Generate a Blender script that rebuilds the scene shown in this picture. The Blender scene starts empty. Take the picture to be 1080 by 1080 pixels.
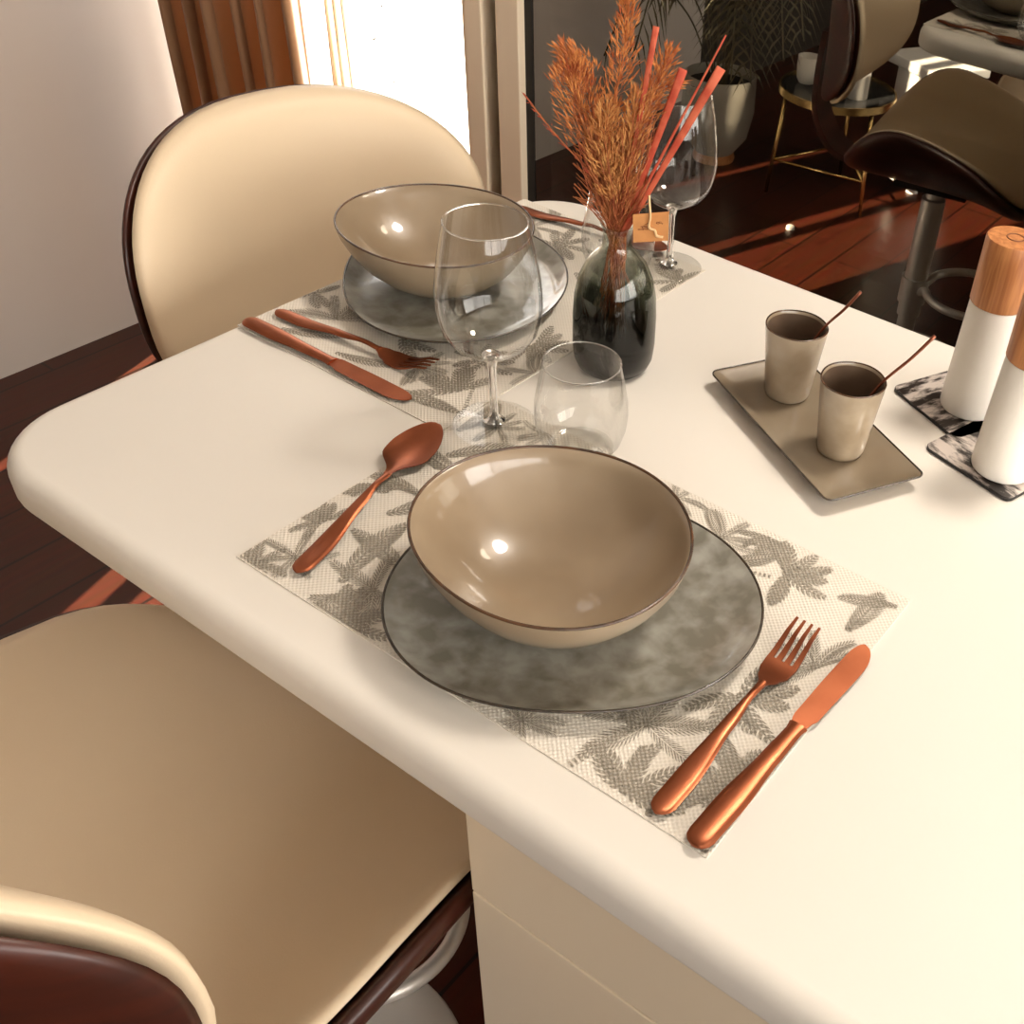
import bpy, math, random
from mathutils import Vector, Matrix, Euler
random.seed(7)
S = bpy.context.scene
COL = S.collection
ZT = 0.92            # height of the table top above the floor
PI = math.pi

# ------------------------------------------------------------------ helpers
def mesh_obj(name, verts, faces, mat=None, parent=None, smooth=True, mats=None, fmat=None, loc=None):
    me = bpy.data.meshes.new(name)
    me.from_pydata([tuple(v) for v in verts], [], faces)
    me.update()
    for m in (mats or ([mat] if mat else [])):
        me.materials.append(m)
    if fmat:
        for p, k in zip(me.polygons, fmat): p.material_index = k
    if smooth:
        me.shade_smooth()
    o = bpy.data.objects.new(name, me)
    COL.objects.link(o)
    if parent: o.parent = parent
    if loc: o.location = loc
    return o

def tag(o, label, cat, group=None):
    o['label'] = label; o['category'] = cat
    if group: o['group'] = group
    return o

def thing(name, label, cat, loc=(0, 0, 0), rotz=0.0, group=None):
    o = bpy.data.objects.new(name, None); COL.objects.link(o)
    o.empty_display_size = .05
    o.location = loc; o.rotation_euler = (0, 0, rotz)
    return tag(o, label, cat, group)

def struct(o):
    o['kind'] = 'structure'; return o

def dup(root, loc, rotz, label, group=None):
    r = root.copy(); COL.objects.link(r); r.location = loc; r.rotation_euler = (0, 0, rotz)
    r['label'] = label
    if group: r['group'] = group
    for ch in list(root.children):
        c = ch.copy(); COL.objects.link(c); c.parent = r
        for g in list(ch.children):
            d = g.copy(); COL.objects.link(d); d.parent = c
    return r

def autosmooth(o, ang=40):
    me = o.data
    me.set_sharp_from_angle(angle=math.radians(ang))
    return o

def bevel(o, w=.003, seg=3):
    m = o.modifiers.new('bevel', 'BEVEL'); m.width = w; m.segments = seg; m.limit_method = 'ANGLE'
    m.harden_normals = False
    return o

def box(name, x0, x1, y0, y1, z0, z1, mat, parent=None, bev=0.0):
    v = [(x, y, z) for z in (z0, z1) for y in (y0, y1) for x in (x0, x1)]
    f = [(0, 2, 3, 1), (4, 5, 7, 6), (0, 1, 5, 4), (2, 6, 7, 3), (0, 4, 6, 2), (1, 3, 7, 5)]
    o = mesh_obj(name, v, f, mat, parent, smooth=False)
    if bev: bevel(o, bev)
    return o

def lathe(name, prof, mat, parent=None, seg=64, shape=None, loc=None, closed=False):
    """prof: list of (r, z). r==0 ends are closed with a single vertex. shape(th, r) -> factor"""
    verts, rows = [], []
    for r, z in prof:
        if r <= 1e-7:
            rows.append([len(verts)]); verts.append((0, 0, z))
        else:
            row = []
            for k in range(seg):
                th = 2 * PI * k / seg
                f = shape(th, r) if shape else 1.0
                row.append(len(verts)); verts.append((r * f * math.cos(th), r * f * math.sin(th), z))
            rows.append(row)
    faces = []
    pairs = list(zip(rows[:-1], rows[1:]))
    if closed: pairs.append((rows[-1], rows[0]))
    for a, b in pairs:
        if len(a) == 1 and len(b) == 1: continue
        for k in range(seg):
            k2 = (k + 1) % seg
            if len(a) == 1: faces.append((a[0], b[k2], b[k]))
            elif len(b) == 1: faces.append((a[k], a[k2], b[0]))
            else: faces.append((a[k], a[k2], b[k2], b[k]))
    o = mesh_obj(name, verts, faces, mat, parent, loc=loc)
    autosmooth(o, 50)
    return o

def tube_data(path, rad, seg=10, verts=None, faces=None, cap=True, closed=False):
    verts = [] if verts is None else verts; faces = [] if faces is None else faces
    P = [Vector(p) for p in path]; n = len(P)
    rads = rad if isinstance(rad, (list, tuple)) else [rad] * n
    up = Vector((0, 0, 1))
    base = len(verts); prev = None
    for i in range(n):
        if closed: t = (P[(i + 1) % n] - P[i - 1])
        else: t = (P[min(i + 1, n - 1)] - P[max(i - 1, 0)])
        t.normalize()
        if prev is None:
            a = t.cross(up) if abs(t.dot(up)) < .95 else t.cross(Vector((1, 0, 0)))
        else:
            a = prev - t * prev.dot(t)
        a.normalize(); prev = a
        b = t.cross(a)
        for k in range(seg):
            th = 2 * PI * k / seg
            verts.append(P[i] + (a * math.cos(th) + b * math.sin(th)) * rads[i])
    m = n if closed else n - 1
    for i in range(m):
        j = (i + 1) % n
        for k in range(seg):
            k2 = (k + 1) % seg
            faces.append((base + i * seg + k, base + i * seg + k2, base + j * seg + k2, base + j * seg + k))
    if cap and not closed:
        faces.append(tuple(base + k for k in range(seg))[::-1])
        faces.append(tuple(base + (n - 1) * seg + k for k in range(seg)))
    return verts, faces

def tube(name, path, rad, mat, parent=None, seg=10, closed=False):
    v, f = tube_data(path, rad, seg, closed=closed)
    return mesh_obj(name, v, f, mat, parent)

def bez(pts, n=8):
    """Catmull-Rom through pts"""
    P = [Vector(p) for p in pts]; out = []
    Q = [P[0] * 2 - P[1]] + P + [P[-1] * 2 - P[-2]]
    for i in range(1, len(Q) - 2):
        for k in range(n):
            t = k / n
            a, b, c, d = Q[i - 1], Q[i], Q[i + 1], Q[i + 2]
            out.append(.5 * ((2 * b) + (c - a) * t + (2 * a - 5 * b + 4 * c - d) * t * t + (3 * b - a - 3 * c + d) * t ** 3))
    out.append(P[-1])
    return out

def interp(xs, ys, x):
    if x <= xs[0]: return ys[0]
    for i in range(len(xs) - 1):
        if x <= xs[i + 1]:
            t = (x - xs[i]) / (xs[i + 1] - xs[i]); t = t * t * (3 - 2 * t)
            return ys[i] + (ys[i + 1] - ys[i]) * t
    return ys[-1]

# ------------------------------------------------------------------ materials
def newmat(name):
    m = bpy.data.materials.new(name); m.use_nodes = True
    return m, m.node_tree, m.node_tree.nodes['Principled BSDF']

def simple(name, col, rough=.5, metal=0.0, spec=.5, coat=0.0, bump=0.0, bscale=200, var=0.0, vscale=8, col2=None, stretch=None, subs=0.0, coord='Object', vdetail=4):
    m, nt, b = newmat(name)
    b.inputs['Base Color'].default_value = (*col, 1); b.inputs['Roughness'].default_value = rough
    b.inputs['Metallic'].default_value = metal; b.inputs['Specular IOR Level'].default_value = spec
    b.inputs['Coat Weight'].default_value = coat
    if coat: b.inputs['Coat Roughness'].default_value = .06
    if subs:
        b.inputs['Subsurface Weight'].default_value = subs; b.inputs['Subsurface Radius'].default_value = (.01, .008, .006)
    tc = nt.nodes.new('ShaderNodeTexCoord')
    mp = nt.nodes.new('ShaderNodeMapping'); nt.links.new(tc.outputs[coord], mp.inputs[0])
    if stretch: mp.inputs['Scale'].default_value = stretch
    if col2 is not None or var:
        n = nt.nodes.new('ShaderNodeTexNoise'); n.inputs['Scale'].default_value = vscale; n.inputs['Detail'].default_value = vdetail
        nt.links.new(mp.outputs[0], n.inputs['Vector'])
        r = nt.nodes.new('ShaderNodeValToRGB')
        r.color_ramp.elements[0].position = .35; r.color_ramp.elements[1].position = .65
        r.color_ramp.elements[0].color = (*col, 1)
        c2 = col2 if col2 is not None else tuple(c * (1 - var) for c in col)
        r.color_ramp.elements[1].color = (*c2, 1)
        nt.links.new(n.outputs['Fac'], r.inputs[0]); nt.links.new(r.outputs[0], b.inputs['Base Color'])
    if bump:
        n2 = nt.nodes.new('ShaderNodeTexNoise'); n2.inputs['Scale'].default_value = bscale
        nt.links.new(mp.outputs[0], n2.inputs['Vector'])
        bp = nt.nodes.new('ShaderNodeBump'); bp.inputs['Strength'].default_value = bump; bp.inputs['Distance'].default_value = .002
        nt.links.new(n2.outputs['Fac'], bp.inputs['Height']); nt.links.new(bp.outputs[0], b.inputs['Normal'])
    return m

M = {}
M['table'] = simple('table_laminate', (.80, .755, .685), rough=.45, spec=.2)
M['trimwood'] = simple('skirting_wood', (.10, .03, .014), rough=.4)
M['cabinet'] = simple('cabinet_lacquer', (.80, .68, .51), rough=.34, spec=.4)
M['leather'] = simple('cream_leather', (.74, .59, .41), rough=.44, spec=.35, bump=.08, bscale=500)
M['shellwood'] = simple('walnut_shell', (.062, .013, .006), rough=.4, coat=.05, col2=(.032, .008, .004), vscale=6, stretch=(1, 1, 8))
M['chrome'] = simple('brushed_chrome', (.78, .74, .69), rough=.42, metal=.55)
M['whitebase'] = simple('base_enamel', (.70, .66, .61), rough=.25, metal=.25)
M['wall'] = simple('wall_paint', (.60, .54, .495), rough=.85)
M['darkwall'] = simple('dark_wall', (.035, .025, .018), rough=.8)  # near-black brown on the rear walls and the plinth
M['ceil'] = simple('ceiling_paint', (.75, .7, .64), rough=.9)
M['frame'] = simple('aluminium_frame_cream', (.84, .70, .52), rough=.4)
M['frame2'] = simple('aluminium_frame_silver', (.42, .39, .34), rough=.35, metal=.2)
M['gasket'] = simple('black_rubber', (.008, .007, .006), rough=.6)
M['copper'] = simple('copper_metal', (.36, .115, .055), rough=.36, metal=1.0, col2=(.28, .085, .04), vscale=25, bump=.03, bscale=300)
M['copper2'] = simple('copper_coffee_spoon', (.36, .13, .08), rough=.3, metal=1.0)
M['stem'] = simple('dry_stem', (.30, .06, .02), rough=.7, col2=(.5, .17, .05), vscale=70)
M['plume'] = simple('rust_grass', (.34, .07, .016), rough=.7, col2=(.62, .24, .06), vscale=90, subs=0)
M['plume2'] = simple('golden_grass', (.62, .30, .09), rough=.75, col2=(.46, .16, .04), vscale=90)
M['reed'] = simple('red_reed', (.42, .05, .02), rough=.7, col2=(.56, .12, .055), vscale=60)
M['kraft'] = simple('kraft_card', (.60, .27, .09), rough=.8, col2=(.55, .24, .08), vscale=120)
M['ink'] = simple('brown_ink', (.16, .045, .015), rough=.8)
M['twine'] = simple('twine', (.75, .5, .26), rough=.9)
M['brass'] = simple('brass', (.85, .6, .25), rough=.25, metal=1.0)
M['blacktop'] = simple('black_glass_top', (.02, .02, .02), rough=.08)
M['whitecer'] = simple('white_ceramic', (.72, .68, .6), rough=.3)
M['potgrey'] = simple('grey_planter', (.36, .33, .275), rough=.7, var=.1)
M['soil'] = simple('soil', (.02, .014, .01), rough=.95)
M['leafdark'] = simple('palm_leaf_dark', (.05, .045, .02), rough=.6, col2=(.09, .07, .03), vscale=10)
M['whitebox'] = simple('white_painted_bench', (.80, .78, .74), rough=.4)
M['millwhite'] = simple('mill_body_white', (.86, .82, .75), rough=.38, bump=.02, bscale=60)
M['coasterback'] = simple('coaster_black_edge', (.012, .010, .009), rough=.5)
M['shutter'] = simple('roller_shutter_dark', (.012, .010, .008), rough=.7)
M['terrace'] = simple('pale_terrace', (.8, .78, .74), rough=.9)
M['wire'] = simple('string_wire', (.25, .23, .2), rough=.6)

# floor: dark red-brown boards
def floor_mat():
    m, nt, b = newmat('floor_boards')
    tc = nt.nodes.new('ShaderNodeTexCoord'); mp = nt.nodes.new('ShaderNodeMapping')
    nt.links.new(tc.outputs['Object'], mp.inputs[0]); mp.inputs['Rotation'].default_value = (0, 0, PI / 2)
    br = nt.nodes.new('ShaderNodeTexBrick'); nt.links.new(mp.outputs[0], br.inputs[0])
    br.inputs['Color1'].default_value = (.090, .020, .009, 1); br.inputs['Color2'].default_value = (.060, .013, .006, 1)
    br.inputs['Mortar'].default_value = (.012, .005, .003, 1)
    br.inputs['Scale'].default_value = 1.0; br.inputs['Mortar Size'].default_value = .003
    br.inputs['Brick Width'].default_value = 1.4; br.inputs['Row Height'].default_value = .14
    n = nt.nodes.new('ShaderNodeTexNoise'); n.inputs['Scale'].default_value = 6
    mp2 = nt.nodes.new('ShaderNodeMapping'); mp2.inputs['Scale'].default_value = (12, 1, 1)
    nt.links.new(tc.outputs['Object'], mp2.inputs[0]); nt.links.new(mp2.outputs[0], n.inputs['Vector'])
    mx = nt.nodes.new('ShaderNodeMixRGB'); mx.blend_type = 'MULTIPLY'; mx.inputs[0].default_value = .6
    nt.links.new(br.outputs['Color'], mx.inputs[1]); nt.links.new(n.outputs['Color'], mx.inputs[2])
    nt.links.new(mx.outputs[0], b.inputs['Base Color'])
    b.inputs['Roughness'].default_value = .28; b.inputs['Specular IOR Level'].default_value = .4
    return m
M['floor'] = floor_mat()

def ceramic(name, c1, c2, scale=22, rough=.16):
    m, nt, b = newmat(name)
    tc = nt.nodes.new('ShaderNodeTexCoord')
    n = nt.nodes.new('ShaderNodeTexNoise'); n.inputs['Scale'].default_value = scale; n.inputs['Detail'].default_value = 3
    n.inputs['Roughness'].default_value = .45; n.inputs['Distortion'].default_value = .2
    nt.links.new(tc.outputs['Object'], n.inputs['Vector'])
    r = nt.nodes.new('ShaderNodeValToRGB')
    r.color_ramp.elements[0].position = .36; r.color_ramp.elements[1].position = .66
    r.color_ramp.elements[0].color = (*c1, 1); r.color_ramp.elements[1].color = (*c2, 1)
    nt.links.new(n.outputs['Fac'], r.inputs[0]); nt.links.new(r.outputs[0], b.inputs['Base Color'])
    b.inputs['Roughness'].default_value = .3
    b.inputs['Coat Weight'].default_value = .7; b.inputs['Coat Roughness'].default_value = .04
    bp = nt.nodes.new('ShaderNodeBump'); bp.inputs['Strength'].default_value = .12; bp.inputs['Distance'].default_value = .003
    n2 = nt.nodes.new('ShaderNodeTexNoise'); n2.inputs['Scale'].default_value = 30
    nt.links.new(tc.outputs['Object'], n2.inputs['Vector'])
    nt.links.new(n2.outputs['Fac'], bp.inputs['Height']); nt.links.new(bp.outputs[0], b.inputs['Normal'])
    nt.links.new(bp.outputs[0], b.inputs['Coat Normal'])
    return m
M['bowl'] = ceramic('reactive_glaze_beige', (.28, .205, .13), (.38, .295, .20), 10)
M['plate'] = ceramic('reactive_glaze_grey', (.185, .175, .14), (.37, .365, .325), 48)
M['tray'] = ceramic('reactive_glaze_tray', (.235, .18, .12), (.29, .235, .165), 12)
M['cup'] = ceramic('reactive_glaze_cup', (.33, .255, .17), (.43, .345, .245), 35)
M['cupinner'] = ceramic('cup_inner_shade', (.12, .078, .05), (.17, .115, .078), 30)  # shade inside the cups, put into a darker brown colour
M['rimbrown'] = simple('glaze_rim_brown', (.10, .045, .02), rough=.25, coat=.4, col2=(.05, .03, .02), vscale=60)
M['rimblack'] = simple('glaze_rim_dark', (.06, .042, .028), rough=.25, coat=.4, col2=(.03, .025, .02), vscale=60)

def oak():
    m, nt, b = newmat('oak_cap')
    tc = nt.nodes.new('ShaderNodeTexCoord'); mp = nt.nodes.new('ShaderNodeMapping')
    mp.inputs['Scale'].default_value = (1, 1, .08)
    nt.links.new(tc.outputs['Object'], mp.inputs[0])
    n = nt.nodes.new('ShaderNodeTexNoise'); n.inputs['Scale'].default_value = 190; n.inputs['Detail'].default_value = 5
    n.inputs['Distortion'].default_value = .6
    nt.links.new(mp.outputs[0], n.inputs['Vector'])
    r = nt.nodes.new('ShaderNodeValToRGB'); e = r.color_ramp.elements
    e[0].position = .3; e[0].color = (.36, .12, .035, 1); e[1].position = .7; e[1].color = (.62, .27, .095, 1)
    nt.links.new(n.outputs['Fac'], r.inputs[0]); nt.links.new(r.outputs[0], b.inputs['Base Color'])
    b.inputs['Roughness'].default_value = .45
    return m
M['oak'] = oak()
M['oakmark'] = simple('cap_ring_mark', (.2, .07, .025), rough=.5)

def curtain_mat(name, c1, trans, rough=.6):
    m, nt, b = newmat(name)
    out = nt.nodes['Material Output']
    b.inputs['Base Color'].default_value = (*c1, 1); b.inputs['Roughness'].default_value = rough
    b.inputs['Sheen Weight'].default_value = .3
    t = nt.nodes.new('ShaderNodeBsdfTranslucent'); t.inputs[0].default_value = (*c1, 1)
    mx = nt.nodes.new('ShaderNodeMixShader'); mx.inputs[0].default_value = trans
    nt.links.new(b.outputs[0], mx.inputs[1]); nt.links.new(t.outputs[0], mx.inputs[2]); nt.links.new(mx.outputs[0], out.inputs[0])
    return m
M['curtain'] = curtain_mat('curtain_bronze', (.36, .19, .09), .22)
M['sheer'] = curtain_mat('curtain_sheer', (.85, .78, .68), .6)

def thin_glass(name, tint=(1, 1, 1), zramp=None, refl=1.0, rough=0.0, ior=1.45):
    m, nt, b = newmat(name); nt.nodes.remove(b)
    out = nt.nodes['Material Output']
    tr = nt.nodes.new('ShaderNodeBsdfTransparent'); tr.inputs[0].default_value = (*tint, 1)
    gl = nt.nodes.new('ShaderNodeBsdfGlossy'); gl.inputs['Roughness'].default_value = rough
    lw = nt.nodes.new('ShaderNodeLayerWeight'); lw.inputs[0].default_value = .5
    pw = nt.nodes.new('ShaderNodeMath'); pw.operation = 'POWER'; pw.inputs[1].default_value = 2.6
    nt.links.new(lw.outputs['Facing'], pw.inputs[0])
    mt = nt.nodes.new('ShaderNodeMath'); mt.operation = 'MULTIPLY_ADD'; mt.inputs[1].default_value = .85 * refl; mt.inputs[2].default_value = .06 * refl; mt.use_clamp = True
    nt.links.new(pw.outputs[0], mt.inputs[0])
    mx = nt.nodes.new('ShaderNodeMixShader')
    nt.links.new(mt.outputs[0], mx.inputs[0]); nt.links.new(tr.outputs[0], mx.inputs[1]); nt.links.new(gl.outputs[0], mx.inputs[2])
    nt.links.new(mx.outputs[0], out.inputs[0])
    if zramp:
        tc = nt.nodes.new('ShaderNodeTexCoord'); sp = nt.nodes.new('ShaderNodeSeparateXYZ'); nt.links.new(tc.outputs['Object'], sp.inputs[0])
        nz = nt.nodes.new('ShaderNodeTexNoise'); nz.inputs['Scale'].default_value = 14
        mpn = nt.nodes.new('ShaderNodeMapping'); mpn.inputs['Scale'].default_value = (1, 1, 3)
        nt.links.new(tc.outputs['Object'], mpn.inputs[0]); nt.links.new(mpn.outputs[0], nz.inputs['Vector'])
        ad = nt.nodes.new('ShaderNodeMath'); ad.operation = 'MULTIPLY_ADD'; ad.inputs[1].default_value = .05
        nt.links.new(nz.outputs['Fac'], ad.inputs[0]); nt.links.new(sp.outputs['Z'], ad.inputs[2])
        mr = nt.nodes.new('ShaderNodeMapRange'); mr.inputs[1].default_value = zramp[0]; mr.inputs[2].default_value = zramp[1]
        nt.links.new(ad.outputs[0], mr.inputs[0])
        cr = nt.nodes.new('ShaderNodeValToRGB'); e = cr.color_ramp.elements
        e[0].position = 0; e[0].color = (.015, .018, .016, 1); e[1].position = 1; e[1].color = (.93, .94, .91, 1)
        k = e.new(.35); k.color = (.30, .33, .30, 1)
        k = e.new(.7); k.color = (.70, .72, .67, 1)
        nt.links.new(mr.outputs[0], cr.inputs[0]); nt.links.new(cr.outputs[0], tr.inputs[0])
    return m
M['glass'] = thin_glass('clear_glass_thin', (.945, .945, .935), refl=1.0, ior=1.5)
M['glassfoot'] = thin_glass('clear_glass_foot', (.985, .985, .98), refl=.45)
M['smoke'] = thin_glass('smoked_ombre_glass', zramp=(.055, .150), refl=.65, ior=1.5)
M['pane'] = thin_glass('window_pane', (.95, .95, .95), ior=1.3)
# thick stem / foot glass
m_, nt_, b_ = newmat('clear_glass_solid')
b_.inputs['Transmission Weight'].default_value = 1; b_.inputs['Roughness'].default_value = 0.0; b_.inputs['IOR'].default_value = 1.48
b_.inputs['Base Color'].default_value = (1, 1, 1, 1)
M['solidglass'] = m_
# reflecting tinted pane of the patio door
def mirror_pane():
    m, nt, b = newmat('tinted_reflecting_pane'); nt.nodes.remove(b)
    out = nt.nodes['Material Output']
    tr = nt.nodes.new('ShaderNodeBsdfTransparent'); tr.inputs[0].default_value = (.5, .48, .44, 1)
    gl = nt.nodes.new('ShaderNodeBsdfGlossy'); gl.inputs['Roughness'].default_value = 0.006; gl.inputs[0].default_value = (.56, .535, .475, 1)
    mx = nt.nodes.new('ShaderNodeMixShader'); mx.inputs[0].default_value = .62
    nt.links.new(tr.outputs[0], mx.inputs[1]); nt.links.new(gl.outputs[0], mx.inputs[2]); nt.links.new(mx.outputs[0], out.inputs[0])
    return m
M['mirrorpane'] = mirror_pane()

def weave(name, ca, cb, mixdots):
    m, nt, b = newmat(name)
    tc = nt.nodes.new('ShaderNodeTexCoord'); sp = nt.nodes.new('ShaderNodeSeparateXYZ'); nt.links.new(tc.outputs['Object'], sp.inputs[0])
    def sinw(sock, k, ph=0.0):
        a = nt.nodes.new('ShaderNodeMath'); a.operation = 'MULTIPLY_ADD'; a.inputs[1].default_value = k; a.inputs[2].default_value = ph
        nt.links.new(sock, a.inputs[0])
        s = nt.nodes.new('ShaderNodeMath'); s.operation = 'SINE'; nt.links.new(a.outputs[0], s.inputs[0]); return s.outputs[0]
    k = 2 * PI / .0042
    p = nt.nodes.new('ShaderNodeMath'); p.operation = 'MULTIPLY'
    nt.links.new(sinw(sp.outputs['X'], k), p.inputs[0]); nt.links.new(sinw(sp.outputs['Y'], k), p.inputs[1])
    mr = nt.nodes.new('ShaderNodeMapRange'); mr.inputs[1].default_value = -.15; mr.inputs[2].default_value = .45
    nt.links.new(p.outputs[0], mr.inputs[0])
    mx = nt.nodes.new('ShaderNodeMixRGB'); mx.inputs[1].default_value = (*ca, 1); mx.inputs[2].default_value = (*cb, 1)
    ml = nt.nodes.new('ShaderNodeMath'); ml.operation = 'MULTIPLY'; ml.inputs[1].default_value = mixdots
    nt.links.new(mr.outputs[0], ml.inputs[0]); nt.links.new(ml.outputs[0], mx.inputs[0])
    nt.links.new(mx.outputs[0], b.inputs['Base Color'])
    b.inputs['Roughness'].default_value = .55; b.inputs['Specular IOR Level'].default_value = .3
    bp = nt.nodes.new('ShaderNodeBump'); bp.inputs['Strength'].default_value = .35; bp.inputs['Distance'].default_value = .0006
    nt.links.new(p.outputs[0], bp.inputs['Height']); nt.links.new(bp.outputs[0], b.inputs['Normal'])
    return m
M['mat'] = weave('placemat_weave', (.80, .74, .65), (.66, .60, .51), .6)
M['print'] = weave('placemat_palm_print', (.27, .235, .185), (.58, .53, .45), .6)

def coaster_mat(name, loc, scale):
    m, nt, b = newmat(name)
    tc = nt.nodes.new('ShaderNodeTexCoord'); mp = nt.nodes.new('ShaderNodeMapping'); mp.inputs['Location'].default_value = loc
    mp.inputs['Rotation'].default_value = (0, 0, .3)
    mp.inputs['Scale'].default_value = scale
    nt.links.new(tc.outputs['Object'], mp.inputs[0])
    n = nt.nodes.new('ShaderNodeTexNoise'); n.inputs['Scale'].default_value = 24; n.inputs['Detail'].default_value = 8; n.inputs['Roughness'].default_value = .65
    nt.links.new(mp.outputs[0], n.inputs['Vector'])
    r = nt.nodes.new('ShaderNodeValToRGB'); e = r.color_ramp.elements
    e[0].position = .46; e[0].color = (.02, .013, .01, 1); e[1].position = .56; e[1].color = (.62, .55, .50, 1)
    nt.links.new(n.outputs['Fac'], r.inputs[0]); nt.links.new(r.outputs[0], b.inputs['Base Color'])
    b.inputs['Roughness'].default_value = .3
    return m
M['coaster1'] = coaster_mat('coaster_photo_dark', (.1, .3, 0), (3, .8, 1))
M['coaster2'] = coaster_mat('coaster_photo_light', (.36, .1, 0), (.9, 2.2, 1))

# ------------------------------------------------------------------ room (floor z=0)
XL, XR, YW, YB, H = -1.87, 3.0, 1.285, -4.6, 2.5
struct(box('floor', XL - .1, XR + .1, YB - .1, YW + .02, -.1, 0, M['floor']))
struct(box('ceiling', XL - .1, XR + .1, YB - .1, YW + .15, H, H + .1, M['ceil']))
struct(box('wall_left', XL - .1, XL, -.95, YW + .1, 0, H, M['wall']))
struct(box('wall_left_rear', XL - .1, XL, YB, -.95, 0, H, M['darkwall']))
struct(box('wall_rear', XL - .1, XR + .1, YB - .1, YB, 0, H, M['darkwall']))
# right wall with an unseen window opening, lengthened rearward for the fill light
WY0, WY1, WZ0, WZ1 = -3.2, 1.0, .95, 2.25
struct(box('wall_right_sill', XR, XR + .1, YB, YW + .1, 0, WZ0, M['wall']))
struct(box('wall_right_head', XR, XR + .1, YB, YW + .1, WZ1, H, M['wall']))
struct(box('wall_right_rear', XR, XR + .1, YB, WY0, WZ0, WZ1, M['wall']))
struct(box('wall_right_front', XR, XR + .1, WY1, YW + .1, WZ0, WZ1, M['wall']))
fr = box('window_2', XR - .01, XR + .06, WY0, WY0 + .05, WZ0, WZ1, M['whitecer']); struct(fr)
for a in ((WY1 - .05, WY1, WZ0, WZ1), (-.35, -.29, WZ0, WZ1), (-1.85, -1.79, WZ0, WZ1), (WY0, WY1, WZ0, WZ0 + .05), (WY0, WY1, WZ1 - .05, WZ1)):
    box('window_frame', XR - .012, XR + .058, a[0], a[1], a[2], a[3], M['whitecer'], parent=fr)
# front wall (glazed)
DH = 2.25
struct(box('wall_front_head', XL, XR, YW, YW + .1, DH, H, M['wall']))
struct(box('wall_front_right', 2.3, XR, YW, YW + .1, 0, DH, M['wall']))
# window_1: bright glazed opening behind the curtain
w1 = struct(box('window_1', XL, -0.979, YW + .03, YW + .036, .03, DH, M['pane']))
box('window_sill', XL, -0.979, YW, YW + .08, 0, .03, M['frame'], parent=w1)
# frame profiles between the bright opening and the dark door
t1 = struct(box('trim_1', -0.979, -0.965, YW - .012, YW + .08, 0, DH, M['frame'], bev=.002))
box('window_frame', -0.965, -0.922, YW - .02, YW + .08, 0, DH, M['frame'], parent=t1, bev=.003)
box('gasket', -0.922, -0.897, YW + .02, YW + .07, 0, DH, M['gasket'], parent=t1)
box('window_frame', -0.897, -0.886, YW - .006, YW + .07, 0, DH, M['frame2'], parent=t1, bev=.002)
d1 = struct(box('door_1', -0.886, -0.828, YW - .02, YW + .07, 0, DH, M['frame'], bev=.003))
box('gasket', -0.828, -0.809, YW - .002, YW + .05, 0, DH, M['gasket'], parent=d1)
box('pane', -0.809, 2.25, YW, YW + .006, .05, DH - .05, M['mirrorpane'], parent=d1)
box('door_frame', -0.809, 2.25, YW - .01, YW + .06, 0, .05, M['frame'], parent=d1)
box('door_frame', -0.809, 2.25, YW - .01, YW + .06, DH - .05, DH, M['frame'], parent=d1)
box('door_frame', 2.25, 2.3, YW - .02, YW + .07, 0, DH, M['frame'], parent=d1)
# shutter behind the dark pane
v, f = [], []
for k in range(45):
    z0 = k * .05
    for (yy, zz) in ((0, 0), (.008, .012), (.008, .038), (0, .05)):
        v += [(-.9, YW + .11 - yy, z0 + zz), (2.3, YW + .11 - yy, z0 + zz)]
    b0 = k * 8
    for j in range(3): f.append((b0 + 2 * j, b0 + 2 * j + 1, b0 + 2 * j + 3, b0 + 2 * j + 2))
sh = mesh_obj('roller_shutter', v, f, M['shutter'], smooth=False); struct(sh)
sh.modifiers.new('s', 'SOLIDIFY').thickness = .01
struct(box('terrace_ground', -6, 5, YW + .15, 9, -.12, -.02, M['terrace']))

# ------------------------------------------------------------------ curtains
def curtain(name, x0, x1, yc, amp, folds, mat, label, ztop=2.3, lean=0.0, thick=.004):
    v, f = [], []; N = folds * 14; Zn = 14
    for j in range(Zn + 1):
        z = .03 + (ztop - .03) * j / Zn
        for i in range(N + 1):
            t = i / N
            ph = 2 * PI * folds * t + .5 * math.sin(3 * t + 1) + .15 * math.sin(z * 2 + t * 9)
            x = x0 + (x1 - x0) * t + .3 * (x1 - x0) / folds * math.sin(2 * ph) * .5
            y = yc + amp * math.sin(ph) * (1 + .25 * math.sin(5 * t)) + .006 * math.sin(z * 3 + t * 20)
            v.append((x, y, z))
    for j in range(Zn):
        for i in range(N):
            a = j * (N + 1) + i
            f.append((a, a + 1, a + N + 2, a + N + 1))
    o = mesh_obj(name, v, f, mat)
    s = o.modifiers.new('s', 'SOLIDIFY'); s.thickness = thick
    return tag(o, label, 'curtain')
curtain('curtain', -1.80, -1.345, 1.19, .045, 6, M['curtain'], 'bronze brown satin curtain hanging in folds at the left of the bright window')
curtain('sheer_curtain', -1.335, -1.275, 1.245, .018, 3, M['sheer'], 'white sheer curtain edge glowing beside the brown curtain', thick=.001)
# rod so the curtains hang from something
rod = tube('curtain_rod', [(XL + .01, 1.21, 2.315), (2.25, 1.21, 2.315)], .012, M['brass'], seg=12)
tag(rod, 'slim brass curtain rod above the window, carrying the brown curtain', 'curtain rod')

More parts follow.
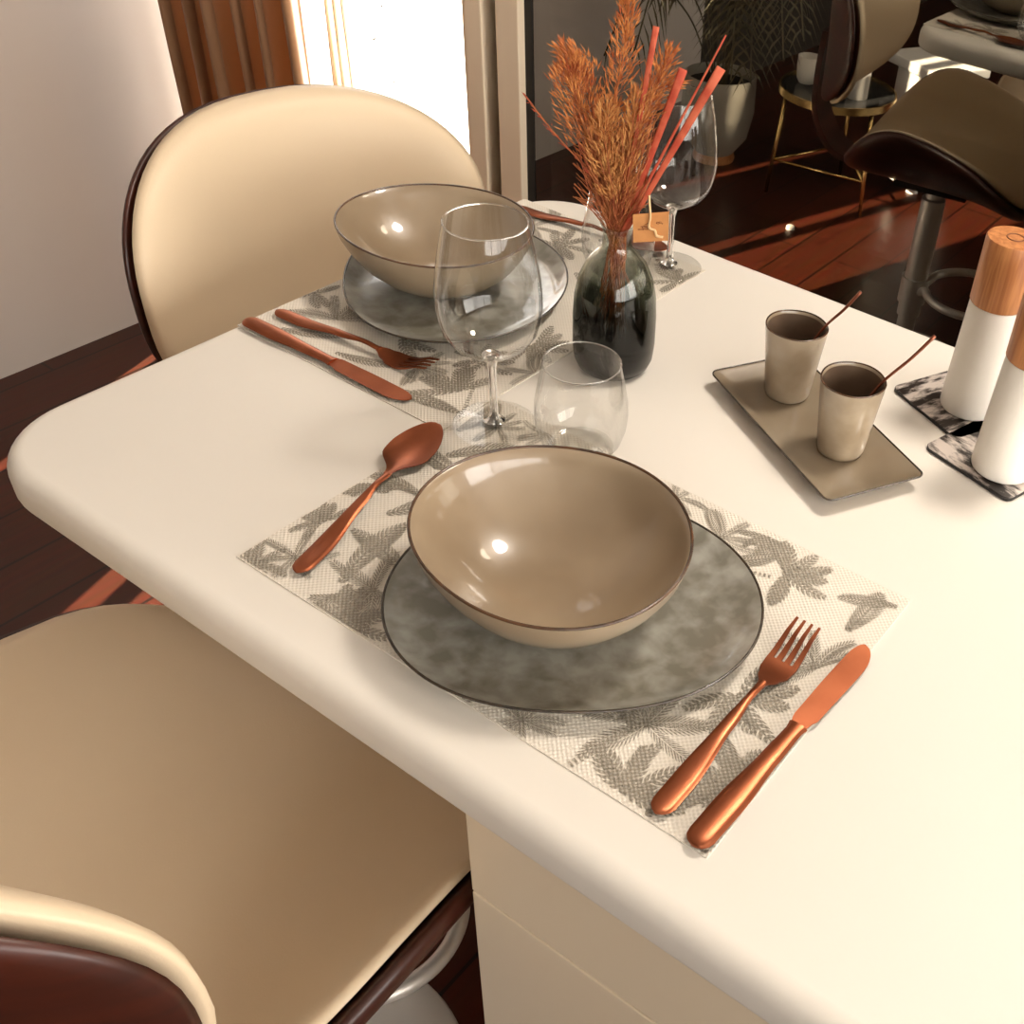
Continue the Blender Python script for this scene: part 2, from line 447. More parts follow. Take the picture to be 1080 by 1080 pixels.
# string light on the window
pth = bez([(-1.24, 1.285, 2.2), (-1.22, 1.285, 1.4), (-1.245, 1.285, .98), (-1.225, 1.285, .90), (-1.235, 1.285, .83), (-1.215, 1.285, .74), (-1.22, 1.285, .68)], 8)
sl = thing('string_light', 'thin wire string light hanging in front of the bright window', 'string light', (0, 0, 0))
tube('wire', pth, .0011, M['wire'], sl, seg=6)
for k, z in enumerate((.97, .93, .86, .79, .71)):
    q = min(pth, key=lambda p: abs(p.z - z)); s = -1 if k % 2 else 1
    tube('bulb', [q, q + Vector((.012 * s, -.002, .004)), q + Vector((.022 * s, -.003, -.002))], [.0008, .0012, .0024], M['wire'], sl, seg=6)

# ------------------------------------------------------------------ island: worktop and cabinet
def rrect(x0, x1, y0, y1, r, rr, n=12):
    """rounded rectangle; r on the left corners, rr on the right"""
    pts = []
    for (cx, cy, rad, a0) in ((x1 - rr, y0 + rr, rr, -PI / 2), (x1 - rr, y1 - rr, rr, 0), (x0 + r, y1 - r, r, PI / 2), (x0 + r, y0 + r, r, PI)):
        for k in range(n + 1):
            a = a0 + PI / 2 * k / n
            pts.append((cx + rad * math.cos(a), cy + rad * math.sin(a)))
    return pts
def slab(name, x0, x1, y0, y1, r, rr, prof, mat, parent=None):
    v, f = [], []
    for ins, z in prof:
        for x, y in rrect(x0 + ins, x1 - ins, y0 + ins, y1 - ins, max(r - ins, .001), max(rr - ins, .001)):
            v.append((x, y, z))
    n = len(v) // len(prof)
    for j in range(len(prof) - 1):
        for k in range(n):
            k2 = (k + 1) % n
            f.append((j * n + k, (j + 1) * n + k, (j + 1) * n + k2, j * n + k2))
    f.append(tuple(range(n))); f.append(tuple(range((len(prof) - 1) * n, len(prof) * n))[::-1])
    o = mesh_obj(name, v, f, mat, parent); autosmooth(o, 40)
    return o
T = .04; edge = []
for k in range(9):
    a = PI / 2 * k / 8
    edge.append((.016 * (1 - math.sin(a)), ZT - .016 * (1 - math.cos(a))))
for k in range(5):
    a = PI / 2 * k / 4
    edge.append((.008 * (1 - math.cos(a)), ZT - T + .008 * (1 - math.sin(a))))
wt = slab('worktop', -.297, 2.45, -.05, .722, .085, .03, edge, M['table'])
tag(wt, 'white rounded worktop of the dining island under the place settings', 'tabletop')

isl = thing('island_cabinet', 'white lacquered island cabinet with a horizontal seam under the worktop', 'cabinet', (0, 0, 0))
box('body', .270, 2.40, -.012, .690, .06, ZT - T, M['cabinet'], isl)
box('plinth', .30, 2.38, .02, .66, 0, .06, M['darkwall'], isl)
for (a, b) in ((.266, .98), (.984, 1.69), (1.694, 2.40)):
    box('drawer_front', a, b, -.030, -.012, .744, ZT - T - .0005, M['cabinet'], isl, bev=.0015)
    box('door', a, b, -.030, -.012, .07, .741, M['cabinet'], isl, bev=.0015)

# ------------------------------------------------------------------ bar stools
def shell(name, a, b, n, surf, Tf, Tb, mat, parent, R=14, seg=72, p=6, r_in=1.0):
    """closed padded panel over a superellipse domain; surf(u,v)->Vector"""
    def nrm(u, v):
        e = 1e-3
        du = surf(u + e, v) - surf(u - e, v); dv = surf(u, v + e) - surf(u, v - e)
        return du.cross(dv).normalized()
    def dom(r, th):
        c, s = math.cos(th), math.sin(th)
        return (a * r * math.copysign(abs(c) ** (2 / n), c), b * r * math.copysign(abs(s) ** (2 / n), s))
    verts, faces = [], []
    rs = [(k / R) for k in range(R + 1)]
    rs = [1 - (1 - r) ** 1.6 for r in rs]
    def ring(r, off):
        i0 = len(verts)
        if r < 1e-6:
            verts.append(surf(0, 0) + nrm(0, 0) * off); return [i0]
        for k in range(seg):
            u, v = dom(r, 2 * PI * k / seg)
            verts.append(surf(u, v) + nrm(u, v) * off)
        return list(range(i0, i0 + seg))
    rows = [ring(r, Tf * max(0, 1 - r ** p) ** .5) for r in rs] + [ring(r, -Tb * max(0, 1 - r ** (p * 2)) ** .5) for r in rs[-2::-1]]
    for A, B in zip(rows[:-1], rows[1:]):
        for k in range(seg):
            k2 = (k + 1) % seg
            if len(A) == 1: faces.append((A[0], B[k], B[k2]))
            elif len(B) == 1: faces.append((A[k], B[0], A[k2]))
            else: faces.append((A[k], B[k], B[k2], A[k2]))
    return mesh_obj(name, verts, faces, mat, parent)

def back_surf(off):
    def s(u, v):
        q = (abs(u) / .242)
        y = -.288 + .105 * q ** 2.2 - .06 * v - .3 * v * v
        return Vector((-u, y - off, .852 + v))
    return s
def seat_surf(off):
    def s(u, v):
        q = min(abs(u) / .272, 1.2)
        g = math.exp(-((v + .12) / (.38 if v > -.12 else .23)) ** 2)
        z =   .577 + .150 * q ** 3.1 * g
        if v > .10: z -= 1.0 * (v - .10) ** 2
        if v < -.17: z += .6 * (-.17 - v) ** 1.5
        return Vector((u, v, z - off))
    return s
def shift(s, dv):
    return lambda u, v: s(u, v + dv)

D_ = math.radians
def make_stool(label, loc, rz):
    t = thing('bar_stool', label, 'stool', loc, rz)
    cb = shell('backrest', .242, .176, 2.6, back_surf(0), .034, .004, M['leather'], t)
    shell('back_shell', .246, .172, 2.6, back_surf(.016), .006, .010, M['shellwood'], t, p=10)
    shell('seat', .268, .228, 3.3, shift(seat_surf(0), .022), .030, .004, M['leather'], t)
    shell('seat_shell', .276, .236, 3.3, shift(seat_surf(.014), .022), .006, .022, M['shellwood'], t, p=10)
    # bent wood bracket joining seat and back
    v, f = [], []
    path = bez([(0, -.10, .533), (0, -.20, .537), (0, -.27, .558), (0, -.318, .63), (0, -.327, .72), (0, -.322, .82)], 6)
    for i, p in enumerate(path):
        tt = (path[min(i + 1, len(path) - 1)] - path[max(i - 1, 0)]).normalized(); nn = Vector((0, -tt.z, tt.y))
        for sx, sn in ((-1, -1), (1, -1), (1, 1), (-1, 1)):
            v.append(p + Vector((sx * .05, 0, 0)) + nn * sn * .007)
    for i in range(len(path) - 1):
        for k in range(4):
            f.append((i * 4 + k, i * 4 + (k + 1) % 4, i * 4 + 4 + (k + 1) % 4, i * 4 + 4 + k))
    f += [(3, 2, 1, 0), tuple(len(path) * 4 - 4 + k for k in range(4))]
    o = mesh_obj('back_bracket', v, f, M['shellwood'], t); autosmooth(o, 40)
    box('seat_plate', -.09, .09, -.09, .09, .522, .542, M['gasket'], t, bev=.004)
    lathe('column', [(0, .02), (.024, .02), (.024, .16), (.030, .162), (.030, .48), (.021, .483), (.021, .525), (0, .525)], M['chrome'], t, seg=32)
    lathe('base', [(0, 0), (.203, 0), (.205, .004), (.200, .010), (.15, .016), (.08, .024), (.045, .034), (.036, .05), (.034, .055), (0, .055)], M['whitebase'], t, seg=72)
    ring = []
    for k in range(41):
        a = -PI * .5 + 2 * PI * (k / 40 * .92 + .04)
        ring.append((.125 * math.cos(a), .125 + .115 * math.sin(a) + .02, .26))
    ring = [(.02, .02, .24)] + ring[1:-1] + [(-.02, .02, .24)]
    tube('footrest', bez(ring, 2), .0105, M['chrome'], t, seg=12)
    lathe('footrest_collar', [(.0301, .20), (.036, .20), (.036, .27), (.0301, .27)], M['chrome'], t, seg=32, closed=True)
    return t
st1 = make_stool('cream leather bar stool with dark wood shell at the far end of the table', (-.26, .445, 0), -PI / 2 - D_(10))
st2 = dup(st1, (-.030, -.070, 0), D_(7.5), 'cream leather bar stool in the bottom left foreground, under the near table edge')

# ------------------------------------------------------------------ placemats
def clip(poly, x0, x1, y0, y1):
    def cl(P, inside, inter):
        out = []
        for i in range(len(P)):
            a, b = P[i - 1], P[i]
            if inside(b):
                if not inside(a): out.append(inter(a, b))
                out.append(b)
            elif inside(a): out.append(inter(a, b))
        return out
    for ax, lim, sg in ((0, x0, 1), (0, x1, -1), (1, y0, 1), (1, y1, -1)):
        if not poly: return poly
        def ins(p): return (p[ax] - lim) * sg >= 0
        def it(a, b):
            t = (lim - a[ax]) / (b[ax] - a[ax]); return (a[0] + (b[0] - a[0]) * t, a[1] + (b[1] - a[1]) * t)
        poly = cl(poly, ins, it)
    return poly
def blade(x, y, ang, L, W, bend=0.0, n=7, gap=False):
    """a curved leaf as quads"""
    q = []; px, py = x, y; a = ang; prev = None
    for i in range(n + 1):
        t = i / n
        w = W * (math.sin(PI * min(1, .08 + .92 * t) ** .8)) * .5 if t < 1 else 0
        c, s = math.cos(a), math.sin(a)
        l, r = (px - s * w, py + c * w), (px + s * w, py - c * w)
        if prev: q.append([prev[1], r, l, prev[0]])
        prev = (l, r)
        px += c * L / n; py += s * L / n; a += bend / n
    return q
def serrated(x, y, ang, L, W, bend, n):
    """frond with fine leaflets on both sides"""
    q = []; a = ang; px, py = x, y
    for i in range(n):
        t = i / n
        c, s = math.cos(a), math.sin(a)
        w = W * math.sin(PI * (.12 + .85 * t))
        for sd in (-1, 1):
            q += blade(px, py, a + sd * .85, w, L / n * .62, -sd * .5, 3)
        px += c * L / n; py += s * L / n; a += bend / n
    q += blade(x, y, ang, L, .0022, bend, 8)
    return q
def fan(x, y, R, rnd, n=8, a0=0, spread=2 * PI, style=None):
    q = []
    for k in range(n):
        a = a0 + spread * (k + .5) / n + rnd.uniform(-.12, .12)
        L = R * rnd.uniform(.75, 1.05)
        st = style or rnd.choice(['b', 's', 'b'])
        if st == 'b':
            bd = rnd.uniform(-.9, .9); px_, py_, aa = x, y, a; nn_ = 15
            for i in range(nn_):
                t = i / nn_; w = R * .17 * math.sin(PI * (.1 + .85 * t)) ** .7
                for sd in (-1, 1):
                    ca, sa = math.cos(aa + sd * .62), math.sin(aa + sd * .62); hw = L / nn_ * .40
                    cx_, sx_ = math.cos(aa), math.sin(aa); ox, oy = px_ - sx_ * sd * .0004, py_ + cx_ * sd * .0004
                    q.append([(ox - cx_ * hw, oy - sx_ * hw), (ox + cx_ * hw, oy + sx_ * hw), (ox + ca * w + cx_ * hw * .2, oy + sa * w + sx_ * hw * .2), (ox + ca * w - cx_ * hw * .6, oy + sa * w - sx_ * hw * .6)])
                px_ += math.cos(aa) * L / nn_; py_ += math.sin(aa) * L / nn_; aa += bd / nn_
        else: q += serrated(x, y, a, L, R * .22, rnd.uniform(-1, 1), 9)
    return q
def trunk(x, y, ang, L, W):
    q = []; n = int(L / .004)
    for k in range(n):
        c, s = math.cos(ang), math.sin(ang)
        px, py = x + c * L * k / n, y + s * L * k / n
        q.append([(px - s * W, py + c * W), (px + c * .002 - s * W, py + s * .002 + c * W), (px + c * .002 + s * W, py + s * .002 - c * W), (px + s * W, py - c * W)])
    return q
def placemat(x0, x1, y0, y1, motifs, seed, label, z=ZT):
    rnd = random.Random(seed)
    v, f, fm = [], [], []
    th = .0012
    b = [(x0, y0), (x1, y0), (x1, y1), (x0, y1)]
    v = [(x, y, z + .0002) for x, y in b] + [(x, y, z + th) for x, y in b]
    f = [(3, 2, 1, 0), (4, 5, 6, 7), (0, 1, 5, 4), (1, 2, 6, 5), (2, 3, 7, 6), (3, 0, 4, 7)]; fm = [0] * 6
    e = .0015
    k = 0; npoly = 0
    motifs = list(motifs)
    for q in range(20):
        mx_, my_ = rnd.uniform(x0, x1), rnd.uniform(y0, y1)
        if min((mm[1] - mx_) ** 2 + (mm[2] - my_) ** 2 for mm in motifs) < .030 ** 2: continue
        if rnd.random() < .6: motifs.append(('fan', mx_, my_, rnd.uniform(.026, .042), rnd.choice((6, 7, 8)), rnd.uniform(0, 6), rnd.uniform(3.2, 6.2), rnd.choice(('b', 's', 's', None))))
        else: motifs.append(('frond', mx_, my_, rnd.uniform(0, 6.28), rnd.uniform(.05, .08), rnd.uniform(.012, .018), rnd.uniform(-.6, .6)))
    for m in motifs:
        kind = m[0]
        if kind == 'fan': Q = fan(m[1], m[2], m[3], rnd, *(m[4:]))
        elif kind == 'frond': Q = serrated(m[1], m[2], m[3], m[4], m[5], m[6], 18)
        elif kind == 'trunk': Q = trunk(*m[1:])
        k += 1
        for poly in Q:
            npoly += 1; zz = z + th + .00006 + .000004 * (npoly % 211)
            P = clip(poly, x0 + e, x1 - e, y0 + e, y1 - e)
            if len(P) >= 3:
                ar = sum(P[i - 1][0] * P[i][1] - P[i][0] * P[i - 1][1] for i in range(len(P)))
                if abs(ar) < 1e-9: continue
                if ar < 0: P = P[::-1]
                i0 = len(v); v += [(p[0], p[1], zz) for p in P]
                f.append(tuple(range(i0, i0 + len(P)))); fm.append(1)
    # keep object coordinates centred on the mat
    o = mesh_obj('placemat', v, f, smooth=False, mats=[M['mat'], M['print']], fmat=fm)
    return tag(o, label, 'placemat', None)
D = math.radians
near = [('fan', .035, .028, .036, 7, 0, 2 * PI, 'b'), ('fan', .018, .072, .030, 8, D(60), D(220), 's'), ('frond', .085, .030, D(112), .085, .018, -.5),
        ('fan', .111, .040, .05, 9, D(120), D(260), 'b'), ('frond', .05, .11, D(60), .075, .020, .4), ('frond', .03, .20, D(60), .07, .018, -.4), ('frond', .01, .235, D(80), .06, .016, .4),
        ('fan', .119, -.001, .045, 7, 0, PI, 's'), ('fan', .034, .262, .034, 8, 0, 2 * PI, 'b'), ('fan', .075, .285, .03, 6, PI, PI, 'b'),
        ('fan', .285, .012, .036, 8, D(-20), D(360), 'b'), ('fan', .356, .063, .058, 9, D(-40), D(320), 'b'), ('trunk', .350, .055, D(-105), .06, .003), ('fan', .378, .008, .05, 7, D(-10), D(200), 's'),
        ('fan', .353, .262, .048, 8, D(-100), D(240), 's'), ('trunk', .345, .25, D(200), .06, .002), ('fan', .286, .266, .040, 7, D(-80), D(300), 'b'), ('frond', .425, .235, D(82), .058, .017, .2),
        ('fan', .318, .292, .03, 6, D(180), D(180), 's'), ('fan', .395, .127, .05, 8, D(-150), D(260), 's'), ('fan', .438, .06, .045, 7, D(60), D(250), 's'), ('fan', .425, .185, .045, 8, D(60), D(200), 'b'),
        ('frond', .445, .0, D(100), .07, .018, .2), ('fan', .225, .285, .035, 7, 0, 2 * PI, 'b'), ('fan', .22, .01, .04, 7, 0, 2 * PI, 's'), ('frond', .40, .002, D(60), .06, .014, .2), ('frond', .445, .285, D(200), .05, .012, .2),
        ('fan', .15, .27, .04, 7, 0, 2 * PI, 's'), ('frond', .30, .235, D(40), .06, .014, .4), ('frond', .31, .10, D(-60), .06, .014, .4)]
placemat(0, .45, 0, .30, near, 3, 'cream placemat with grey palm print under the front bowl and plate')
far = [('fan', -.001, .358, .042, 8, 0, 2 * PI, 'b'), ('fan', -.036, .285, .05, 8, D(60), D(180), 's'), ('frond', -.09, .243, D(15), .085, .014, -.2), ('fan', -.225, .300, .055, 8, D(20), D(200), 'b'),
       ('fan', -.150, .320, .05, 8, D(-60), D(250), 's'), ('frond', -.25, .25, D(20), .07, .013, .3), ('frond', -.175, .255, D(10), .07, .012, .3), ('fan', -.095, .29, .04, 7, D(-100), D(220), 'b'),
       ('fan', -.04, .52, .045, 8, 0, 2 * PI, 's'), ('fan', -.01, .62, .045, 7, 0, 2 * PI, 's'), ('fan', -.168, .596, .05, 8, 0, 2 * PI, 's'), ('fan', -.227, .611, .05, 7, 0, 2 * PI, 'b'),
       ('frond', -.143, .64, D(30), .08, .015, .2), ('frond', -.06, .65, D(-30), .07, .014, .2), ('fan', -.038, .40, .045, 7, D(-120), D(240), 's'), ('fan', -.055, .34, .04, 7, 0, 2 * PI, 's'), ('frond', -.01, .44, D(80), .07, .014, .3), ('trunk', -.03, .30, D(-60), .06, .002)]
placemat(-.288, -.0012, .226, .668, far, 5, 'cream placemat with grey palm print under the back bowl and plate')
MZ = ZT + .0018     # top of a placemat

# ------------------------------------------------------------------ plates and bowls
def harm(c2, s2, c3, s3, R, pw=1.0):
    def f(th, r):
        k = (min(r / R, 1)) ** pw
        return 1 + k * (c2 * math.cos(2 * th) + s2 * math.sin(2 * th) + c3 * math.cos(3 * th) + s3 * math.sin(3 * th))
    return f
def make_plate(label, loc, rz):
    t = thing('dinner_plate', label, 'plate', loc, rz)
    h = harm(.0312, .0803, .0136, .0112, .1325, .6)
    lathe('dish', [(0, .0045), (.05, .0045), (.085, .005), (.108, .0075), (.121, .0115), (.1305, .0175), (.1322, .0178), (.1328, .0168), (.124, .0105), (.112, .005), (.095, .001), (.09, 0), (.084, .0008), (0, .0008)], M['plate'], t, seg=128, shape=h)
    ring = [( (.1322) * h(2 * PI * k / 128, .1322) * math.cos(2 * PI * k / 128), .1322 * h(2 * PI * k / 128, .1322) * math.sin(2 * PI * k / 128), .0175) for k in range(128)]
    tube('rim', ring, .0011, M['rimblack'], t, seg=8, closed=True)
    return t
def make_bowl(label, loc, rz):
    t = thing('soup_bowl', label, 'bowl', loc, rz)
    h = harm(.046, -.006, -.010, -.012, .1035, .8)
    inner = [(0, .0075), (.02, .0076), (.035, .0095), (.05, .0145), (.065, .023), (.080, .036), (.091, .050), (.098, .062), (.1012, .0705)]
    outer = [(.1030, .0712), (.1042, .0705), (.101, .059), (.094, .0455), (.083, .0305), (.068, .0175), (.053, .0085), (.042, .0040), (.038, .0015), (.036, 0), (.030, .0), (.028, .002), (0, .002)]
    lathe('body', inner + outer, M['bowl'], t, seg=128, shape=h)
    rr = .1030
    ring = [(rr * h(2 * PI * k / 128, rr) * math.cos(2 * PI * k / 128), rr * h(2 * PI * k / 128, rr) * math.sin(2 * PI * k / 128), .0712) for k in range(128)]
    tube('rim', ring, .0012, M['rimbrown'], t, seg=8, closed=True)
    return t
pl = make_plate('grey green glazed plate under the near bowl, next to the fork and knife', (.2445, .121, MZ), 0)
dup(pl, (-.180, .432, MZ), D(-83), 'grey green glazed plate under the back bowl, at the far left place setting')
bz = MZ + .0047
bw = make_bowl('beige glazed bowl with brown rim on the near plate', (.2262, .1163, bz), 0)
dup(bw, (-.197, .425, bz), D(8), 'beige glazed bowl with brown rim on the back plate, left of the tall wine glass')

# ------------------------------------------------------------------ cutlery (local: handle end at origin, pointing +Y, lying on z=0)
def loft(name, st, mat, parent, M_=10):
    """st: list of (s, halfwidth, zc, thick, dish)"""
    v, f = [], []
    for (s, w, zc, th, dish) in st:
        for k in range(M_ + 1):
            q = -1 + 2 * k / M_
            e = max(0, 1 - q * q) ** .5
            v.append((w * q, s, zc + dish * q * q + th * .5 * (e if dish == 0 else (.35 + .65 * e))))
        for k in range(M_ + 1):
            q = 1 - 2 * k / M_
            e = max(0, 1 - q * q) ** .5
            v.append((w * q, s, zc + dish * q * q - th * .5 * (e if dish == 0 else (.35 + .65 * e))))
    n = 2 * (M_ + 1)
    for i in range(len(st) - 1):
        for k in range(n):
            f.append((i * n + k, i * n + (k + 1) % n, (i + 1) * n + (k + 1) % n, (i + 1) * n + k))
    f.append(tuple(range(n))[::-1]); f.append(tuple((len(st) - 1) * n + k for k in range(n)))
    o = mesh_obj(name, v, f, mat, parent); autosmooth(o, 60)
    return o
def stations(xs, ws, zs, ts, ds, n):
    out = []
    for k in range(n + 1):
        s = xs[0] + (xs[-1] - xs[0]) * k / n
        out.append((s, interp(xs, ws, s), interp(xs, zs, s), interp(xs, ts, s), interp(xs, ds, s)))
    return out
def handle(t, L0):
    st = [(0.0, .0012, .0045, .002, 0), (.0015, .0042, .0045, .003, 0), (.005, .0072, .0042, .0036, 0)]
    st += stations([.010, .035, .09, L0 - .02, L0], [.0086, .0088, .0052, .0030, .0034], [.0040, .0030, .0075, .0095, .0075], [.004, .004, .0045, .0040, .003], [0, 0, 0, 0, 0], 24)
    return loft('handle', st, M['copper'], t)
def make_spoon(label, loc, rz):
    t = thing('table_spoon', label, 'spoon', loc, rz)
    handle(t, .134)
    L = .217; st = []
    for k in range(35):
        u = 1 - (1 - k / 34) ** 1.4; s = .132 + (L - .132) * u
        w = .0033 + .0188 * max(0, math.sin(PI * min(1, u ** .93))) ** .62 if u < 1 else .0008
        sm = min(1, u / .34); sm = sm * sm * (3 - 2 * sm); w = .0033 + (w - .0033) * sm if u < .34 else w
        depth = .006 * math.sin(PI * min(1, u + .02))
        st.append((s, w, .0085 - depth, .0016, depth * .95))
    loft('spoon_bowl', st, M['copper'], t, 14)
    return t
def make_fork(label, loc, rz):
    t = thing('table_fork', label, 'fork', loc, rz)
    handle(t, .138)
    v, f = [], []
    def add(st, M_=6):
        b = len(v)
        for (s, x0, x1, z, th) in st:
            v.extend([(x0, s, z), (x1, s, z), (x1, s, z + th), (x0, s, z + th)])
        for i in range(len(st) - 1):
            for k in range(4):
                f.append((b + i * 4 + k, b + i * 4 + 4 + k, b + i * 4 + 4 + (k + 1) % 4, b + i * 4 + (k + 1) % 4))
        f.append((b, b + 1, b + 2, b + 3)); f.append(tuple(b + (len(st) - 1) * 4 + k for k in range(4))[::-1])
    def zc(s):
        u = (s - .136) / (.206 - .136)
        return .0065 - .0055 * math.sin(PI * min(1, u * 1.25)) ** 1 + (.010 * max(0, u - .45) ** 1.3 * 1.6)
    hw = lambda s: interp([.136, .146, .156, .166], [.0034, .0085, .0120, .0127], s)
    add([(s, -hw(s), hw(s), zc(s), .0018) for s in [.136 + .002 * k for k in range(17)]])
    for k in range(4):
        c = (-1.5 + k) * .0069
        st = []
        for j in range(13):
            s = .1675 + (.2055 - .1675) * j / 12; u = j / 12
            w = .0023 - .0013 * u ** 1.5; cc = c * (1 - .06 * u)
            st.append((s, cc - w, cc + w, zc(s), .0018 - .0006 * u))
        add(st)
    o = mesh_obj('tines', v, f, M['copper'], t); autosmooth(o, 35)
    return t
def make_knife(label, loc, rz):
    t = thing('table_knife', label, 'knife', loc, rz)
    st = [(0.0, .002, .0045, .003, 0), (.0015, .0060, .0045, .005, 0), (.005, .0088, .0045, .0064, 0)]
    st += stations([.010, .04, .09, .120, .126], [.0098, .0102, .0072, .0062, .0075], [.0045, .0045, .0045, .0045, .0045], [.0068, .0068, .0058, .005, .005], [0] * 5, 20)
    loft('handle', st, M['copper'], t)
    v, f = [], []
    n = 40
    for k in range(n + 1):
        u = (k / n) if k < 1 else 1 - (1 - k / n) ** 1.5; s = .126 + .102 * u
        xr = interp([0, .06, .5, 1], [.0060, .0080, .0088, .0085], u)   # back of the blade, nearly straight
        xl = -interp([0, .06, .12, .7, 1], [.0060, .0070, .0092, .0102, .0085], u)
        if u > .80:
            kf = math.sqrt(max(0, 1 - ((u - .80) / .2) ** 2)); cx0 = .0022
            xr = cx0 + (xr - cx0) * max(kf, .05); xl = cx0 + (xl - cx0) * max(kf, .05)
        for (x, z) in ((xl, .0042), (xr, .0036), (xr, .0056), (xl, .0048)):
            v.append((-x, s, z - .0015 * u))
    for k in range(n):
        for j in range(4):
            f.append((k * 4 + j, k * 4 + (j + 1) % 4, k * 4 + 4 + (j + 1) % 4, k * 4 + 4 + j))
    f.append((3, 2, 1, 0)); f.append(tuple(n * 4 + j for j in range(4)))
    o = mesh_obj('blade', v, f, M['copper'], t); autosmooth(o, 35)
    return t
def ang(p, q): return math.atan2(q[1] - p[1], q[0] - p[0]) - PI / 2
sp = make_spoon('copper table spoon lying left of the near bowl on the placemat', (.0545, .0135, MZ), ang((.0545, .0135), (-.006, .230)))
fk = make_fork('copper fork on the near placemat, between plate and knife', (.4065, .004, MZ), ang((.4065, .004), (.402, .222)))
kn = make_knife('copper knife on the near placemat, right of the fork', (.4395, -.001, MZ - .0002), ang((.4395, -.001), (.4475, .222)))
dup(fk, (-.276, .266, MZ), ang((-.276, .266), (-.10, .284)), 'copper fork beside the back plate, above the far knife')
dup(kn, (-.283, .2335, MZ), ang((-.283, .2335), (-.078, .2385)), 'copper knife at the far left place setting, nearest the bare worktop')
dup(sp, (-.272, .634, MZ), ang((-.272, .634), (-.06, .664)), 'copper spoon behind the back plate, its handle showing left of the vase')

# ------------------------------------------------------------------ glasses
def make_wine(label, loc):
    t = thing('wine_glass', label, 'glass', loc, 0)
    bowl = [(.0352, .2035), (.0372, .195), (.0405, .180), (.0440, .160), (.0462, .142), (.0466, .128), (.0452, .115), (.0415, .102), (.0350, .0915), (.0255, .0835), (.0145, .0785), (.006, .0765)]
    o = lathe('glass_bowl', bowl, M['glass'], t, seg=96)
    ring = [(.0352 * math.cos(2 * PI * k / 72), .0352 * math.sin(2 * PI * k / 72), .2035) for k in range(72)]
    tube('rim', ring, .0007, M['solidglass'], t, seg=8, closed=True)
    lathe('stem', [(0, .0795), (.006, .0785), (.0085, .0765), (.0062, .0725), (.0044, .066), (.0038, .05), (.0036, .03), (.0040, .014), (.0062, .0075), (.010, .0052), (0, .0045)], M['solidglass'], t, seg=40)
    lathe('foot', [(.006, .0052), (.012, .0042), (.022, .0028), (.034, .0018), (.0385, .0014), (.039, .0009), (.0385, .0003), (0, .0003)], M['glassfoot'], t, seg=72)
    return t
def make_tumbler(label, loc):
    t = thing('stemless_glass', label, 'glass', loc, 0)
    lathe('glass_body', [(.0345, .0945), (.0362, .085), (.0392, .070), (.0418, .055), (.0425, .042), (.0412, .028), (.0370, .014), (.0310, .005), (.024, .001), (0, .0008)], M['glass'], t, seg=96)
    lathe('base', [(0, .0012), (.024, .0014), (.030, .0052), (.024, .0062), (.012, .0055), (0, .0052)], M['glassfoot'], t, seg=64)
    ring = [(.0345 * math.cos(2 * PI * k / 72), .0345 * math.sin(2 * PI * k / 72), .0945) for k in range(72)]
    tube('rim', ring, .0007, M['solidglass'], t, seg=8, closed=True)
    return t
wg = make_wine('tall stemmed wine glass in front of the back bowl, on the corner of the placemats', (.029, .265, MZ))
dup(wg, (-.038, .643, MZ), 0, 'stemmed wine glass at the far edge of the table, behind the dried flowers')
tg = make_tumbler('stemless water glass behind the near bowl, in front of the vase', (.115, .287, ZT + .0004))
dup(tg, (-.074, .588, MZ), 0, 'stemless water glass hidden mostly behind the smoked vase')

# ------------------------------------------------------------------ vase with dried flowers
VX, VY = .0465, .424
vs = thing('bud_vase', 'smoked grey glass bottle vase holding dried orange grasses', 'vase', (VX, VY, ZT), 0)
vo = [(0, .002), (.020, .0012), (.031, .0004), (.0365, .005), (.0403, .014), (.0418, .030), (.0418, .060), (.0404, .082), (.0368, .100), (.0300, .1155), (.0215, .126), (.0160, .1315), (.0140, .138), (.0140, .148), (.0150, .1545), (.0168, .1575)]
vi = [(.0158, .1575), (.0138, .154), (.0128, .148), (.0128, .138), (.0148, .1305), (.020, .124), (.028, .1135), (.0345, .098), (.038, .080), (.039, .060), (.039, .030), (.036, .016), (.030, .0095), (.018, .008), (0, .008)]
lathe('vase_body', vo + vi, M['smoke'], vs, seg=96)
EV = Vector((.868, .496, 0)); NV = Vector((-.496, .868, 0))
def uvp(u, v, dep=0.0):
    z = .16 + (232 - v) * .000836
    e = (u - 650) / (1050 + (232 - v) * 1.15)
    return Vector((VX, VY, ZT)) + EV * e + NV * dep + Vector((0, 0, z))
def inside(e, d, z): return Vector((VX, VY, ZT + z)) + EV * e + NV * d
